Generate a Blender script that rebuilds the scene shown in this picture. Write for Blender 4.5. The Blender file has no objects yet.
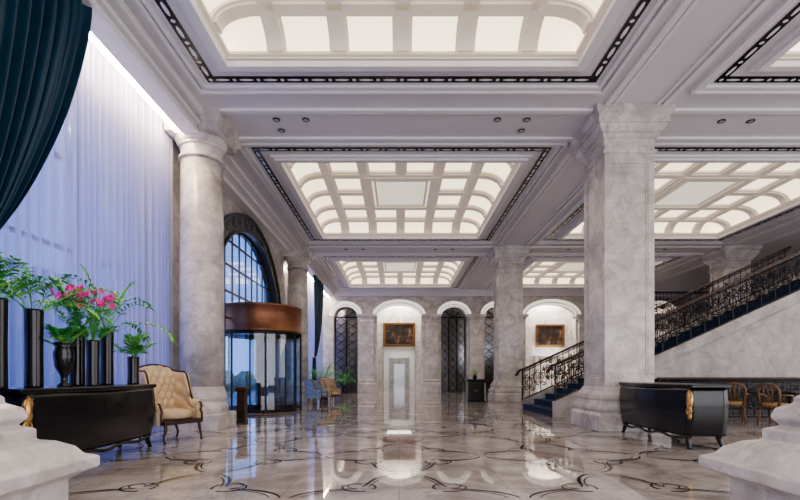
import bpy, math, random
from mathutils import Vector, Matrix
random.seed(7)
C = bpy.context.scene.collection
pi = math.pi
sin, cos = math.sin, math.cos

# ------------------------------------------------------------ materials
def newmat(name):
    m = bpy.data.materials.new(name); m.use_nodes = True
    nt = m.node_tree
    return m, nt, nt.nodes["Principled BSDF"]

def plain(name, col, rough=0.5, metal=0.0, emit=0, ecol=None, var=0.06, scale=6, coat=0, sheen=0, bump=0):
    m, nt, b = newmat(name)
    N, L = nt.nodes, nt.links
    tc = N.new("ShaderNodeTexCoord")
    no = N.new("ShaderNodeTexNoise"); no.inputs["Scale"].default_value = scale; no.inputs["Detail"].default_value = 4
    L.new(tc.outputs["Object"], no.inputs["Vector"])
    r = N.new("ShaderNodeValToRGB")
    r.color_ramp.elements[0].position = 0.3; r.color_ramp.elements[1].position = 0.7
    r.color_ramp.elements[0].color = tuple(max(0, c*(1-var)) for c in col)+(1,)
    r.color_ramp.elements[1].color = tuple(min(1, c*(1+var)) for c in col)+(1,)
    L.new(no.outputs["Fac"], r.inputs["Fac"]); L.new(r.outputs["Color"], b.inputs["Base Color"])
    b.inputs["Roughness"].default_value = rough; b.inputs["Metallic"].default_value = metal
    if coat: b.inputs["Coat Weight"].default_value = coat; b.inputs["Coat Roughness"].default_value = 0.05
    if sheen: b.inputs["Sheen Weight"].default_value = sheen
    if emit:
        b.inputs["Emission Color"].default_value = tuple(ecol or col)+(1,)
        b.inputs["Emission Strength"].default_value = emit
    if bump:
        bp = N.new("ShaderNodeBump"); bp.inputs["Strength"].default_value = bump; bp.inputs["Distance"].default_value = 0.01
        n2 = N.new("ShaderNodeTexNoise"); n2.inputs["Scale"].default_value = scale*12
        L.new(tc.outputs["Object"], n2.inputs["Vector"]); L.new(n2.outputs["Fac"], bp.inputs["Height"]); L.new(bp.outputs["Normal"], b.inputs["Normal"])
    return m

def marble(name, c1, c2, vein, scale=0.8, rough=0.2, tiles=None, veinw=0.035, vfac=0.6, dist=1.2, joints=0):
    m, nt, b = newmat(name)
    N, L = nt.nodes, nt.links
    g = N.new("ShaderNodeNewGeometry")
    def noise(s, d, dist, w=0):
        n = N.new("ShaderNodeTexNoise"); n.inputs["Scale"].default_value = s; n.inputs["Detail"].default_value = d
        n.inputs["Distortion"].default_value = dist; n.inputs["Roughness"].default_value = 0.62
        mp = N.new("ShaderNodeMapping"); mp.inputs["Location"].default_value = (w, w*2, w*3); mp.inputs["Rotation"].default_value = (0.5, 0.4, 0.6)
        L.new(g.outputs["Position"], mp.inputs["Vector"]); L.new(mp.outputs["Vector"], n.inputs["Vector"])
        return n
    n1 = noise(scale, 8, dist)
    r1 = N.new("ShaderNodeValToRGB"); r1.color_ramp.elements[0].position = 0.34; r1.color_ramp.elements[1].position = 0.64
    r1.color_ramp.elements[0].color = tuple(c1)+(1,); r1.color_ramp.elements[1].color = tuple(c2)+(1,)
    L.new(n1.outputs["Fac"], r1.inputs["Fac"])
    n2 = noise(scale*0.8, 9, dist*1.3, 5.3)
    s = N.new("ShaderNodeMath"); s.operation = 'SUBTRACT'; s.inputs[1].default_value = 0.5; L.new(n2.outputs["Fac"], s.inputs[0])
    a = N.new("ShaderNodeMath"); a.operation = 'ABSOLUTE'; L.new(s.outputs[0], a.inputs[0])
    mr = N.new("ShaderNodeMapRange"); mr.inputs["From Min"].default_value = 0; mr.inputs["From Max"].default_value = veinw
    mr.inputs["To Min"].default_value = vfac; mr.inputs["To Max"].default_value = 0; L.new(a.outputs[0], mr.inputs["Value"])
    mx = N.new("ShaderNodeMixRGB"); mx.inputs["Color2"].default_value = tuple(vein)+(1,)
    L.new(mr.outputs["Result"], mx.inputs["Fac"]); L.new(r1.outputs["Color"], mx.inputs["Color1"])
    out = mx.outputs["Color"]
    if joints:
        sp = N.new("ShaderNodeSeparateXYZ"); L.new(g.outputs["Position"], sp.inputs[0])
        d1 = N.new("ShaderNodeMath"); d1.operation = 'DIVIDE'; d1.inputs[1].default_value = joints; L.new(sp.outputs["Z"], d1.inputs[0])
        f1 = N.new("ShaderNodeMath"); f1.operation = 'FRACT'; L.new(d1.outputs[0], f1.inputs[0])
        l1 = N.new("ShaderNodeMath"); l1.operation = 'LESS_THAN'; l1.inputs[1].default_value = 0.012/joints; L.new(f1.outputs[0], l1.inputs[0])
        k1 = N.new("ShaderNodeMath"); k1.operation = 'MULTIPLY'; k1.inputs[1].default_value = 0.3; L.new(l1.outputs[0], k1.inputs[0])
        mj = N.new("ShaderNodeMixRGB"); mj.inputs["Color2"].default_value = (.2, .18, .17, 1); L.new(k1.outputs[0], mj.inputs["Fac"]); L.new(out, mj.inputs["Color1"]); out = mj.outputs["Color"]
    if tiles:
        br = N.new("ShaderNodeTexBrick"); br.offset = 0
        br.inputs["Color1"].default_value = (1, 1, 1, 1); br.inputs["Color2"].default_value = (0.86, 0.845, 0.835, 1)
        br.inputs["Mortar"].default_value = (0.65, 0.62, 0.6, 1); br.inputs["Scale"].default_value = 1
        br.inputs["Mortar Size"].default_value = 0.004; br.inputs["Brick Width"].default_value = tiles; br.inputs["Row Height"].default_value = tiles
        L.new(g.outputs["Position"], br.inputs["Vector"])
        mm = N.new("ShaderNodeMixRGB"); mm.blend_type = 'MULTIPLY'; mm.inputs["Fac"].default_value = 1
        L.new(out, mm.inputs["Color1"]); L.new(br.outputs["Color"], mm.inputs["Color2"]); out = mm.outputs["Color"]
    L.new(out, b.inputs["Base Color"]); b.inputs["Roughness"].default_value = rough
    return m

M = {}
M['marble'] = marble("grey_marble", (0.43, 0.395, 0.375), (0.70, 0.665, 0.64), (0.32, 0.28, 0.26), 2.1, 0.22, vfac=0.38, dist=.7, joints=1.12)
M['floor'] = marble("floor_marble", (0.34, 0.30, 0.28), (0.63, 0.59, 0.565), (0.22, 0.18, 0.165), 1.4, 0.025, tiles=1.075, vfac=0.36, veinw=.025, dist=.9)
M['stair_stone'] = marble("stair_stone", (0.34, 0.31, 0.29), (0.54, 0.505, 0.48), (0.22, 0.19, 0.17), 2.0, 0.3, vfac=.35, dist=.7)
M['inlay'] = plain("inlay_stone", (0.04, 0.03, 0.03), 0.04)
M['ceil'] = plain("ceiling_paint", (0.70, 0.68, 0.71), 0.6, var=0.02, scale=1)
M['mould'] = plain("moulding_paint", (0.79, 0.77, 0.79), 0.5, var=0.02)
M['rib'] = plain("self_glow_rib_paint", (0.66, 0.60, 0.53), 0.6, var=0.02, emit=0.14, ecol=(1, .87, .72))  # small emission added so the plaster ribs look lit
M['panel'] = plain("luminous_panel", (0.7, 0.66, 0.58), 0.6, emit=1.55, ecol=(1, 0.84, 0.62), var=0.02)
M['panel2'] = plain("luminous_centre_panel", (0.7, 0.66, 0.6), 0.6, emit=0.62, ecol=(1, 0.87, 0.74), var=0.02)
M['led'] = plain("led_strip", (1, 0.9, 0.8), 0.6, emit=60, ecol=(1, 0.80, 0.56))
M['black'] = plain("black_trim", (0.012, 0.012, 0.014), 0.25)
M['white'] = plain("white_paint", (0.80, 0.79, 0.78), 0.5, var=0.02)
M['selfglow'] = plain("self_glow_plaster", (0.82, 0.80, 0.78), 0.5, var=0.02, emit=.6, ecol=(1, .93, .84))  # emission stands in for cove light falling on the plaster
M['lacquer'] = plain("black_lacquer", (0.008, 0.008, 0.010), 0.26, coat=0.2)
M['gold'] = plain("gilt_bronze", (0.70, 0.44, 0.17), 0.32, 1.0)
M['oldgold'] = plain("aged_gilt_wood", (0.20, 0.11, 0.04), 0.45, .5)
M['copper'] = plain("brushed_copper", (0.26, 0.12, 0.07), 0.40, 0.75, var=0.12)
M['iron'] = plain("black_iron", (0.008, 0.008, 0.010), 0.4, 0.2)
M['wood'] = plain("dark_wood", (0.045, 0.022, 0.013), 0.35, var=0.3)
M['rail'] = plain("handrail_wood", (0.06, 0.03, 0.02), 0.25, var=0.2)
M['leather'] = plain("cream_leather", (0.60, 0.46, 0.30), 0.45, var=0.08, bump=0.1)
M['yellow'] = plain("gold_upholstery", (0.36, 0.24, 0.10), 0.6)
M['chairwood'] = plain("honey_wood", (0.17, 0.09, 0.04), 0.35, var=0.2)
M['bluefab'] = plain("grey_blue_upholstery", (0.27, 0.33, 0.42), 0.7)
M['carpet'] = plain("navy_carpet", (0.016, 0.034, 0.09), 0.9, var=0.3, scale=30)
M['drape'] = plain("teal_velvet", (0.002, 0.034, 0.072), 0.5, var=0.15)
M['vase'] = plain("black_ceramic", (0.012, 0.011, 0.014), 0.16)
M['leaf'] = plain("green_leaf", (0.06, 0.32, 0.05), 0.45, var=0.4, scale=12)
M['leaf2'] = plain("light_green_leaf", (0.22, 0.58, 0.10), 0.45, var=0.4, scale=12)
M['pink'] = plain("magenta_petal", (0.80, 0.035, 0.33), 0.5, var=0.2)
M['cream'] = plain("cream_petal", (0.85, 0.8, 0.6), 0.5)
M['darkstone'] = marble("dark_arch_stone", (0.045, 0.048, 0.052), (0.10, 0.105, 0.11), (0.15, 0.15, 0.15), 1.5, 0.25)
M['mirror'] = plain("smoked_mirror", (0.22, 0.225, 0.24), 0.12, 0.8)
M['lattice'] = plain("pewter_lattice", (0.11, 0.11, 0.12), 0.3, 0.7)
M['ground'] = plain("paving", (0.30, 0.35, 0.42), 0.7, scale=2)
M['hedge'] = plain("hedge_leaf", (0.04, 0.12, 0.04), 0.8, var=0.5, scale=15)
M['facade'] = plain("office_facade", (0.13, 0.22, 0.38), 0.4)
M['lampglow'] = plain("downlight_glow", (.3, 0.3, 0.3), 0.5, emit=0.3)

m, nt, b = newmat("dark_landscape_canvas"); N, L = nt.nodes, nt.links
tc = N.new("ShaderNodeTexCoord"); no = N.new("ShaderNodeTexNoise"); no.inputs["Scale"].default_value = 2.2; no.inputs["Detail"].default_value = 6; no.inputs["Distortion"].default_value = 1
L.new(tc.outputs["Object"], no.inputs["Vector"]); r = N.new("ShaderNodeValToRGB")
r.color_ramp.elements[0].position = 0.38; r.color_ramp.elements[0].color = (0.008, 0.006, 0.005, 1)
r.color_ramp.elements[1].position = 0.8; r.color_ramp.elements[1].color = (0.30, 0.16, 0.09, 1)
e = r.color_ramp.elements.new(0.55); e.color = (0.045, 0.025, 0.015, 1)
L.new(no.outputs["Fac"], r.inputs["Fac"]); L.new(r.outputs["Color"], b.inputs["Base Color"]); M['canvas'] = m

# sheer: thin weave, denser when seen at a grazing angle
m, nt, b = newmat("sheer_fabric"); N, L = nt.nodes, nt.links; o = N["Material Output"]
tr = N.new("ShaderNodeBsdfTranslucent"); tr.inputs["Color"].default_value = (0.48, 0.49, 0.68, 1)
df = N.new("ShaderNodeBsdfDiffuse"); df.inputs["Color"].default_value = (0.58, 0.56, 0.69, 1)
tp = N.new("ShaderNodeBsdfTransparent"); tp.inputs["Color"].default_value = (.85, .88, 1, 1)
lw = N.new("ShaderNodeLayerWeight"); lw.inputs["Blend"].default_value = 0.5
m1 = N.new("ShaderNodeMixShader"); m1.inputs[0].default_value = 0.65; L.new(tr.outputs[0], m1.inputs[1]); L.new(df.outputs[0], m1.inputs[2])
m2 = N.new("ShaderNodeMixShader"); mr = N.new("ShaderNodeMapRange"); mr.inputs["To Min"].default_value = 0.38; mr.inputs["To Max"].default_value = 0.0
L.new(lw.outputs["Facing"], mr.inputs["Value"]); L.new(mr.outputs["Result"], m2.inputs[0])
L.new(m1.outputs[0], m2.inputs[1]); L.new(tp.outputs[0], m2.inputs[2]); L.new(m2.outputs[0], o.inputs["Surface"]); M['sheer'] = m

def glassmat(name, tint, refl=0.12):
    m, nt, b = newmat(name); N, L = nt.nodes, nt.links; o = N["Material Output"]
    tp = N.new("ShaderNodeBsdfTransparent"); tp.inputs["Color"].default_value = tuple(tint)+(1,)
    gl = N.new("ShaderNodeBsdfGlossy"); gl.inputs["Roughness"].default_value = 0.02
    fr = N.new("ShaderNodeLayerWeight"); fr.inputs["Blend"].default_value = 0.2
    mr = N.new("ShaderNodeMapRange"); mr.inputs["To Min"].default_value = refl*0.5; mr.inputs["To Max"].default_value = 0.4
    L.new(fr.outputs["Fresnel"], mr.inputs["Value"])
    mx = N.new("ShaderNodeMixShader"); L.new(mr.outputs["Result"], mx.inputs[0]); L.new(tp.outputs[0], mx.inputs[1]); L.new(gl.outputs[0], mx.inputs[2])
    L.new(mx.outputs[0], o.inputs["Surface"]); return m
M['glass'] = glassmat("window_glass", (0.60, 0.72, 0.92), .2)
M['doorglass'] = glassmat("door_glass", (0.78, 0.85, 0.93), .2)

# ------------------------------------------------------------ mesh builder
class MB:
    def __init__(s): s.v = []; s.f = []; s.mi = []; s.cur = 0
    def add(s, vs, fs):
        o = len(s.v); s.v += [tuple(p) for p in vs]
        for f in fs: s.f.append(tuple(i+o for i in f)); s.mi.append(s.cur)
    def box(s, x0, x1, y0, y1, z0, z1):
        s.add([(x0,y0,z0),(x1,y0,z0),(x1,y1,z0),(x0,y1,z0),(x0,y0,z1),(x1,y0,z1),(x1,y1,z1),(x0,y1,z1)],
              [(3,2,1,0),(4,5,6,7),(0,1,5,4),(1,2,6,5),(2,3,7,6),(3,0,4,7)])
    def sq(s, prof, cx=0, cy=0):
        vs = []; fs = []
        for h, z in prof:
            hx, hy = h if isinstance(h, tuple) else (h, h)
            vs += [(cx-hx,cy-hy,z),(cx+hx,cy-hy,z),(cx+hx,cy+hy,z),(cx-hx,cy+hy,z)]
        n = len(prof)
        for i in range(n-1):
            for k in range(4):
                a = i*4+k; b = i*4+(k+1)%4; fs.append((a,b,b+4,a+4))
        fs.append((3,2,1,0)); t = (n-1)*4; fs.append((t,t+1,t+2,t+3)); s.add(vs, fs)
    def lathe(s, prof, seg=24, cx=0, cy=0, cap=True):
        vs = []; fs = []
        for r, z in prof:
            for k in range(seg):
                a = 2*pi*k/seg; vs.append((cx+r*cos(a), cy+r*sin(a), z))
        n = len(prof)
        for i in range(n-1):
            for k in range(seg):
                a = i*seg+k; b = i*seg+(k+1)%seg; fs.append((a,b,b+seg,a+seg))
        if cap:
            fs.append(tuple(reversed(range(seg)))); fs.append(tuple(range((n-1)*seg, n*seg)))
        s.add(vs, fs)
    def tube(s, pts, r, seg=6, closed=False):
        pts = [Vector(p) for p in pts]; n = len(pts); rs = r if isinstance(r, (list, tuple)) else [r]*n
        vs = []; fs = []; up = None
        for i in range(n):
            if closed: t = pts[(i+1) % n]-pts[i-1]
            else: t = pts[min(i+1, n-1)]-pts[max(i-1, 0)]
            if t.length < 1e-9: t = Vector((0,0,1))
            t.normalize()
            if up is None:
                up = Vector((0,0,1)) if abs(t.z) < 0.9 else Vector((1,0,0))
            up = (up-t*up.dot(t))
            if up.length < 1e-6: up = t.orthogonal()
            up.normalize(); sd = t.cross(up)
            for k in range(seg):
                a = 2*pi*k/seg; vs.append(pts[i]+(up*cos(a)+sd*sin(a))*rs[i])
        m = n if closed else n-1
        for i in range(m):
            for k in range(seg):
                a = i*seg+k; b = i*seg+(k+1) % seg; c = ((i+1) % n)*seg
                fs.append((a, b, c+(k+1) % seg, c+k))
        if not closed:
            fs.append(tuple(reversed(range(seg)))); fs.append(tuple(range((n-1)*seg, n*seg)))
        s.add(vs, fs)
    def grid(s, fn, nu, nv):
        vs = [fn(i/nu, j/nv) for j in range(nv+1) for i in range(nu+1)]
        w = nu+1; s.add(vs, [(j*w+i, j*w+i+1, (j+1)*w+i+1, (j+1)*w+i) for j in range(nv) for i in range(nu)])
    def ribbon(s, pts, w, z, closed=True):
        n = len(pts); vs = []; fs = []
        for i in range(n):
            if closed: a = pts[i-1]; b = pts[(i+1) % n]
            else: a = pts[max(i-1,0)]; b = pts[min(i+1,n-1)]
            tx, ty = b[0]-a[0], b[1]-a[1]; l = math.hypot(tx, ty) or 1
            nx, ny = -ty/l, tx/l; ww = w(i/n) if callable(w) else w
            vs += [(pts[i][0]+nx*ww/2, pts[i][1]+ny*ww/2, z), (pts[i][0]-nx*ww/2, pts[i][1]-ny*ww/2, z)]
        for i in range(n if closed else n-1):
            j = (i+1) % n; fs.append((2*i+1, 2*j+1, 2*j, 2*i))
        s.add(vs, fs)
    def obj(s, name, mats, parent=None, smooth=False, loc=None):
        me = bpy.data.meshes.new(name); me.from_pydata(s.v, [], s.f)
        if not isinstance(mats, (list, tuple)): mats = [mats]
        for mt in mats: me.materials.append(M[mt])
        for p, i in zip(me.polygons, s.mi): p.material_index = i; p.use_smooth = smooth
        me.update(); o = bpy.data.objects.new(name, me); C.objects.link(o)
        if parent: o.parent = parent
        if loc: o.location = loc
        return o

def struct(o, label=None):
    o["kind"] = "structure"
    if label: o["label"] = label
    return o
def thing(name, label, cat, loc=(0,0,0), rz=0, group=None):
    o = bpy.data.objects.new(name, None); o.empty_display_size = 0.2; C.objects.link(o)
    o.location = loc; o.rotation_euler[2] = rz; o["label"] = label; o["category"] = cat
    if group: o["group"] = group
    return o
def single(o, label, cat, group=None):
    o["label"] = label; o["category"] = cat
    if group: o["group"] = group
    return o
def kids(o): return [c for c in bpy.data.objects if c.parent == o]
def dup(o, loc, rz=None, label=None, scale=None):
    n = o.copy(); C.objects.link(n); n.location = loc
    if rz is not None: n.rotation_euler[2] = rz
    if scale: n.scale = scale
    if label: n["label"] = label
    def rec(a, b):
        for c in kids(a):
            k = c.copy(); C.objects.link(k); k.parent = b; rec(c, k)
    rec(o, n); return n

H = 6.3
tn = [0]
def trim(mb, mats, label, smooth=False):
    tn[0] += 1
    return struct(mb.obj("trim_%d" % tn[0], mats, smooth=smooth), label)

# ------------------------------------------------------------ floor and ceiling
mb = MB(); mb.box(-5.6, 18.5, -3.5, 41, -0.2, 0); struct(mb.obj("floor", 'floor'))
XC = [(0.05), (9.03)]
cof = []
for cx in XC:
    for y0 in (1.4, 10.7, 20.0):
        cof.append((cx-2.9, cx+2.9, y0, y0+5.95))
xs = sorted(set([-5.6, 18.5]+[c for q in cof for c in q[:2]]))
ys = sorted(set([-3.5, 29.4]+[c for q in cof for c in q[2:]]))
mb = MB()
for i in range(len(xs)-1):
    for j in range(len(ys)-1):
        x, y = (xs[i]+xs[i+1])/2, (ys[j]+ys[j+1])/2
        if any(a < x < b and c < y < d for a, b, c, d in cof): continue
        mb.add([(xs[i],ys[j],H),(xs[i+1],ys[j],H),(xs[i+1],ys[j+1],H),(xs[i],ys[j+1],H)], [(3,2,1,0)])
struct(mb.obj("ceiling", 'ceil'))

def rect_ring(mb, x0, x1, y0, y1, w, z0, z1):
    mb.box(x0, x1, y0, y0+w, z0, z1); mb.box(x0, x1, y1-w, y1, z0, z1)
    mb.box(x0, x0+w, y0+w, y1-w, z0, z1); mb.box(x1-w, x1, y0+w, y1-w, z0, z1)

def coffer(x0, x1, y0, y1, idx):
    th = thing("coffered_light_vault", "shallow recessed ceiling coffer with grid of glowing cream panels", "ceiling light", ((x0+x1)/2, (y0+y1)/2, H), group="glowing ceiling coffers")
    W, D = x1-x0, y1-y0; HH = .46; z0 = 0.08
    cwx, cwy = .84, .58
    def p(t, cw):
        if t >= cw: return HH
        return z0+(HH-z0)*math.sqrt(max(0, 1-((cw-t)/cw)**2))
    def samp(Lh, cw):
        o = [cw*(1-cos(a*pi/14)) for a in range(8)]
        mid = [cw+(Lh-2*cw)*k/8 for k in range(1, 8)]
        return o+mid+[Lh-q for q in reversed(o)]
    sx, sy = samp(W, cwx), samp(D, cwy)
    mb = MB(); vs = []
    for y in sy:
        for x in sx:
            vs.append((x-W/2, y-D/2, min(p(min(x, W-x), cwx), p(min(y, D-y), cwy))))
    w = len(sx); fs = []
    for j in range(len(sy)-1):
        for i in range(w-1):
            a = j*w+i; q = (a, a+1, a+w+1, a+w)
            if i < 7 and j < 7 or i >= w-8 and j >= len(sy)-8: fs += [(q[0], q[1], q[2]), (q[0], q[2], q[3])]
            elif i < 7 and j >= len(sy)-8 or i >= w-8 and j < 7: fs += [(q[0], q[1], q[3]), (q[1], q[2], q[3])]
            else: fs.append(q)
    mb.add(vs, fs); mb.obj("luminous_panel", 'panel', th)
    mb = MB()
    for (a, b) in (((-W/2,-D/2),(W/2,-D/2)),((W/2,-D/2),(W/2,D/2)),((W/2,D/2),(-W/2,D/2)),((-W/2,D/2),(-W/2,-D/2))):
        mb.add([(a[0],a[1],0),(b[0],b[1],0),(b[0],b[1],z0+0.01),(a[0],a[1],z0+0.01)], [(0,1,2,3)])
    rect_ring(mb, -W/2, W/2, -D/2, D/2, 0.06, z0-0.02, z0+0.03)
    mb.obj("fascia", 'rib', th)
    mb = MB(); rw = 0.115; rd = 0.11
    def curve(Lh, cw, other, cwo):
        pts = []
        for t in samp(Lh, cw):
            tt = min(t, Lh-t); zz = p(tt, cw)
            zo = p(other, cwo)
            if tt < cw:
                dx, dz = cw-tt, z0-zz; l = math.hypot(dx, dz); dx *= rd/l; dz *= rd/l
                sgn = 1 if t < Lh/2 else -1
                q = (t, min(zz, zo), t+sgn*dx, zz+dz)
            else: q = (t, zz, t, zz-rd)
            pts.append(q)
        return pts
    for axis in (0, 1):
        Lh, cw, other, cwo = (D, cwy, W, cwx) if axis == 0 else (W, cwx, D, cwy)
        for k in range(5):
            cpos = cwo+(other-2*cwo)*k/4
            pts = curve(Lh, cw, min(cpos, other-cpos), cwo)
            seglist = [pts]
            if k == 2:
                hm = (Lh-2*cw)/4
                lo = [q for q in pts if q[0] <= Lh/2-hm*1.02]; hi = [q for q in pts if q[0] >= Lh/2+hm*1.02]
                lo.append((Lh/2-hm, HH, Lh/2-hm, HH-rd)); hi.insert(0, (Lh/2+hm, HH, Lh/2+hm, HH-rd)); seglist = [lo, hi]
            for sg in seglist:
                for (rwid, dd) in ((rw, 1.0), (rw+.045, .55)):
                    vs = []; fs = []
                    for (t, zt, t2, z2) in sg:
                        t3 = t+(t2-t)*dd; z3 = zt+(z2-zt)*dd
                        for (c, tt, zz) in ((cpos-rwid, t, zt+0.02), (cpos-rwid, t3, z3), (cpos+rwid, t3, z3), (cpos+rwid, t, zt+0.02)):
                            vs.append((c-W/2, tt-D/2, zz) if axis == 0 else (tt-W/2, c-D/2, zz))
                    for i in range(len(sg)-1):
                        for m_ in range(3):
                            a = i*4+m_; fs.append((a, a+1, a+5, a+4))
                    mb.add(vs, fs)
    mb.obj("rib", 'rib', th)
    mb = MB(); cx_ = (W-2*cwx)/4; cy_ = (D-2*cwy)/4
    mb.cur = 1; mb.box(-cx_+.1, cx_-.1, -cy_+.1, cy_-.1, HH-0.07, HH-0.02)
    mb.cur = 0
    rect_ring(mb, -cx_+.02, cx_-.02, -cy_+.02, cy_-.02, 0.16, HH-0.14, HH)
    rect_ring(mb, -cx_+.25, cx_-.25, -cy_+.25, cy_-.25, 0.06, HH-0.11, HH)
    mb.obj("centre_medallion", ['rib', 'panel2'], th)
for i, q in enumerate(cof): coffer(*q, i)

def chain(mb, x0, y0, x1, y1, z):
    Lh = math.hypot(x1-x0, y1-y0); dx, dy = (x1-x0)/Lh, (y1-y0)/Lh
    n = int(round(Lh/0.42)); st = Lh/n
    for i in range(n):
        c = (i+0.5)*st
        for (cc, a, b2) in ((c, st*0.30, 0.030), (i*st, 0.035, 0.035)):
            pts = [(x0+dx*(cc+a*cos(t))-dy*b2*sin(t), y0+dy*(cc+a*cos(t))+dx*b2*sin(t), z) for t in [2*pi*k/12 for k in range(12)]]
            mb.add(pts, [tuple(reversed(range(12)))])
for (x0, x1, y0, y1) in cof:
    e = 0.45
    a = (x0-e, x1+e, y0-e, y1+e)
    mb = MB(); mb.cur = 0
    rect_ring(mb, a[0]-.09, a[1]+.09, a[2]-.09, a[3]+.09, 0.15, H-0.012, H+0.01)
    mb.cur = 1; z = H-0.016
    o_ = 0.015
    chain(mb, a[0]-o_, a[2]-o_, a[1]+o_, a[2]-o_, z); chain(mb, a[0]-o_, a[3]+o_, a[1]+o_, a[3]+o_, z)
    chain(mb, a[0]-o_, a[2], a[0]-o_, a[3], z); chain(mb, a[1]+o_, a[2], a[1]+o_, a[3], z)
    trim(mb, ['black', 'mould'], "black inlaid ceiling band with pale oval chain pattern")
    mb = MB()
    rect_ring(mb, x0-.12, x1+.12, y0-.12, y1+.12, .12, H-.10, H+.02)
    rect_ring(mb, x0-.20, x1+.20, y0-.20, y1+.20, .08, H-.05, H+.02)
    rect_ring(mb, a[0]-.25, a[1]+.25, a[2]-.25, a[3]+.25, .07, H-.04, H+.01)
    rect_ring(mb, a[0]-.34, a[1]+.34, a[2]-.34, a[3]+.34, .05, H-.07, H+.01)
    trim(mb, 'mould', "white stepped plaster moulding around ceiling coffer")

mb = MB()
for y in (9.25, 18.55):
    for s in (-1, 1):
        mb.box(-3.9, 4.0, y+s*0.52-.06, y+s*0.52+.06, H-.05, H)
        mb.box(5.05, 13.2, y+s*0.52-.06, y+s*0.52+.06, H-.05, H)
for cx in (4.54, 13.8):
    for (a, b) in ((-2, 8.5), (10, 17.8), (19.3, 27.3)):
        for s in (-1, 1):
            mb.box(cx+s*0.55-.05, cx+s*0.55+.05, a, b, H-.05, H)
            mb.box(cx+s*0.42-.03, cx+s*0.42+.03, a, b, H-.03, H)
trim(mb, 'mould', "white plaster beam mouldings between columns")

# ------------------------------------------------------------ columns
colprof_base = [(.70,0),(.70,.30),(.68,.33),(.66,.36),(.69,.42),(.68,.48),(.62,.53),(.60,.58),(.62,.63),(.60,.70),(.54,.78),(.51,.86)]
cap = [(.495,5.45),(.53,5.47),(.53,5.53),(.495,5.55),(.495,5.74),(.55,5.77),(.55,5.83),(.59,5.85),(.65,5.94),(.65,5.98),(.69,5.99),(.69,6.12),(.75,6.18),(.75,6.3)]
def column(loc, label):
    th = thing("marble_column", label, "column", loc, group="square marble columns")
    for nm, pr in (("base", colprof_base), ("capital", cap)):
        mb = MB(); mb.sq(pr); o = mb.obj(nm, 'marble', th)
        bv = o.modifiers.new("b", 'BEVEL'); bv.width = .008; bv.segments = 2; bv.limit_method = 'ANGLE'
    mb = MB(); mb.sq([(.462,.85),(.462,5.46)])
    for sx in (-1, 1):
        for sy in (-1, 1):
            a, b_ = sorted((sx*.37, sx*.49)); c, d = sorted((sy*.37, sy*.49)); mb.box(a, b_, c, d, .855, 5.452)
            a, b_ = sorted((sx*.33, sx*.476)); c, d = sorted((sy*.33, sy*.476)); mb.box(a, b_, c, d, .856, 5.453)
    mb.sq([(.4885,.854),(.4885,1.04),(.474,1.05),(.474,1.09),(.46,1.10)]); mb.sq([(.46,5.20),(.474,5.21),(.474,5.26),(.4885,5.27),(.4885,5.454)])
    mb.obj("shaft", 'marble', th)
    return th
column((4.54, 9.25, 0), "large square grey veined marble column beside black commode")
column((4.54, 18.55, 0), "square grey marble column near foot of staircase")
column((13.8, 18.55, 0), "square grey marble column behind staircase railing")
def round_column(loc, label):
    th = thing("round_marble_column", label, "column", loc, group="round marble columns")
    mb = MB(); mb.sq([(.52,0),(.52,.30),(.50,.32)]); mb.lathe([(.50,.32),(.51,.36),(.52,.42),(.51,.48),(.48,.52),(.47,.56),(.49,.62),(.49,.67),(.47,.73),(.45,.78),(.435,.86)], 48); mb.obj("base", 'marble', th)
    mb = MB(); mb.lathe([(.435,.86),(.43,2.5),(.42,4.2),(.405,5.45)], 56); mb.obj("shaft", 'marble', th, True)
    mb = MB(); mb.lathe([(.41,5.48),(.45,5.49),(.45,5.53),(.41,5.55),(.41,5.72),(.45,5.74),(.45,5.77),(.48,5.81),(.51,5.88),(.51,5.92)], 48); mb.sq([(.52,5.92),(.52,6.04),(.56,6.08),(.60,6.14),(.60,6.3)]); mb.obj("capital", 'marble', th)
round_column((-4.10, 9.25, 0), "round pale grey marble column beside sheer curtain")
round_column((-4.24, 18.55, 0), "round pale grey marble column beyond revolving door")
pp = [(1.15,0),(1.15,.33),(1.22,.37),(1.29,.40),(1.29,.48),(1.22,.51),(1.18,.57),(1.10,.62),(1.02,.64),(1.02,.72),(.95,.75),(.99,.80),(.97,.87),(.90,.91),(.90,.95),(.86,.98),(.75,1.04),(.62,1.10)]
for s in (-1, 1):
    th = thing("pedestal_column", "massive grey marble column on stepped pedestal base", "column", (s*3.6, 2.15, 0), group="massive pedestal columns")
    mb = MB(); mb.sq(pp); o = mb.obj("pedestal_base", 'marble', th)
    bv = o.modifiers.new("b", 'BEVEL'); bv.width = 0.012; bv.segments = 3; bv.limit_method = 'ANGLE'
    mb = MB(); mb.sq([(.62,1.10),(.6,1.16),(.6,5.6),(.7,5.7),(.8,6.0),(.85,6.1),(.85,6.29)]); mb.obj("shaft", 'marble', th)

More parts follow.
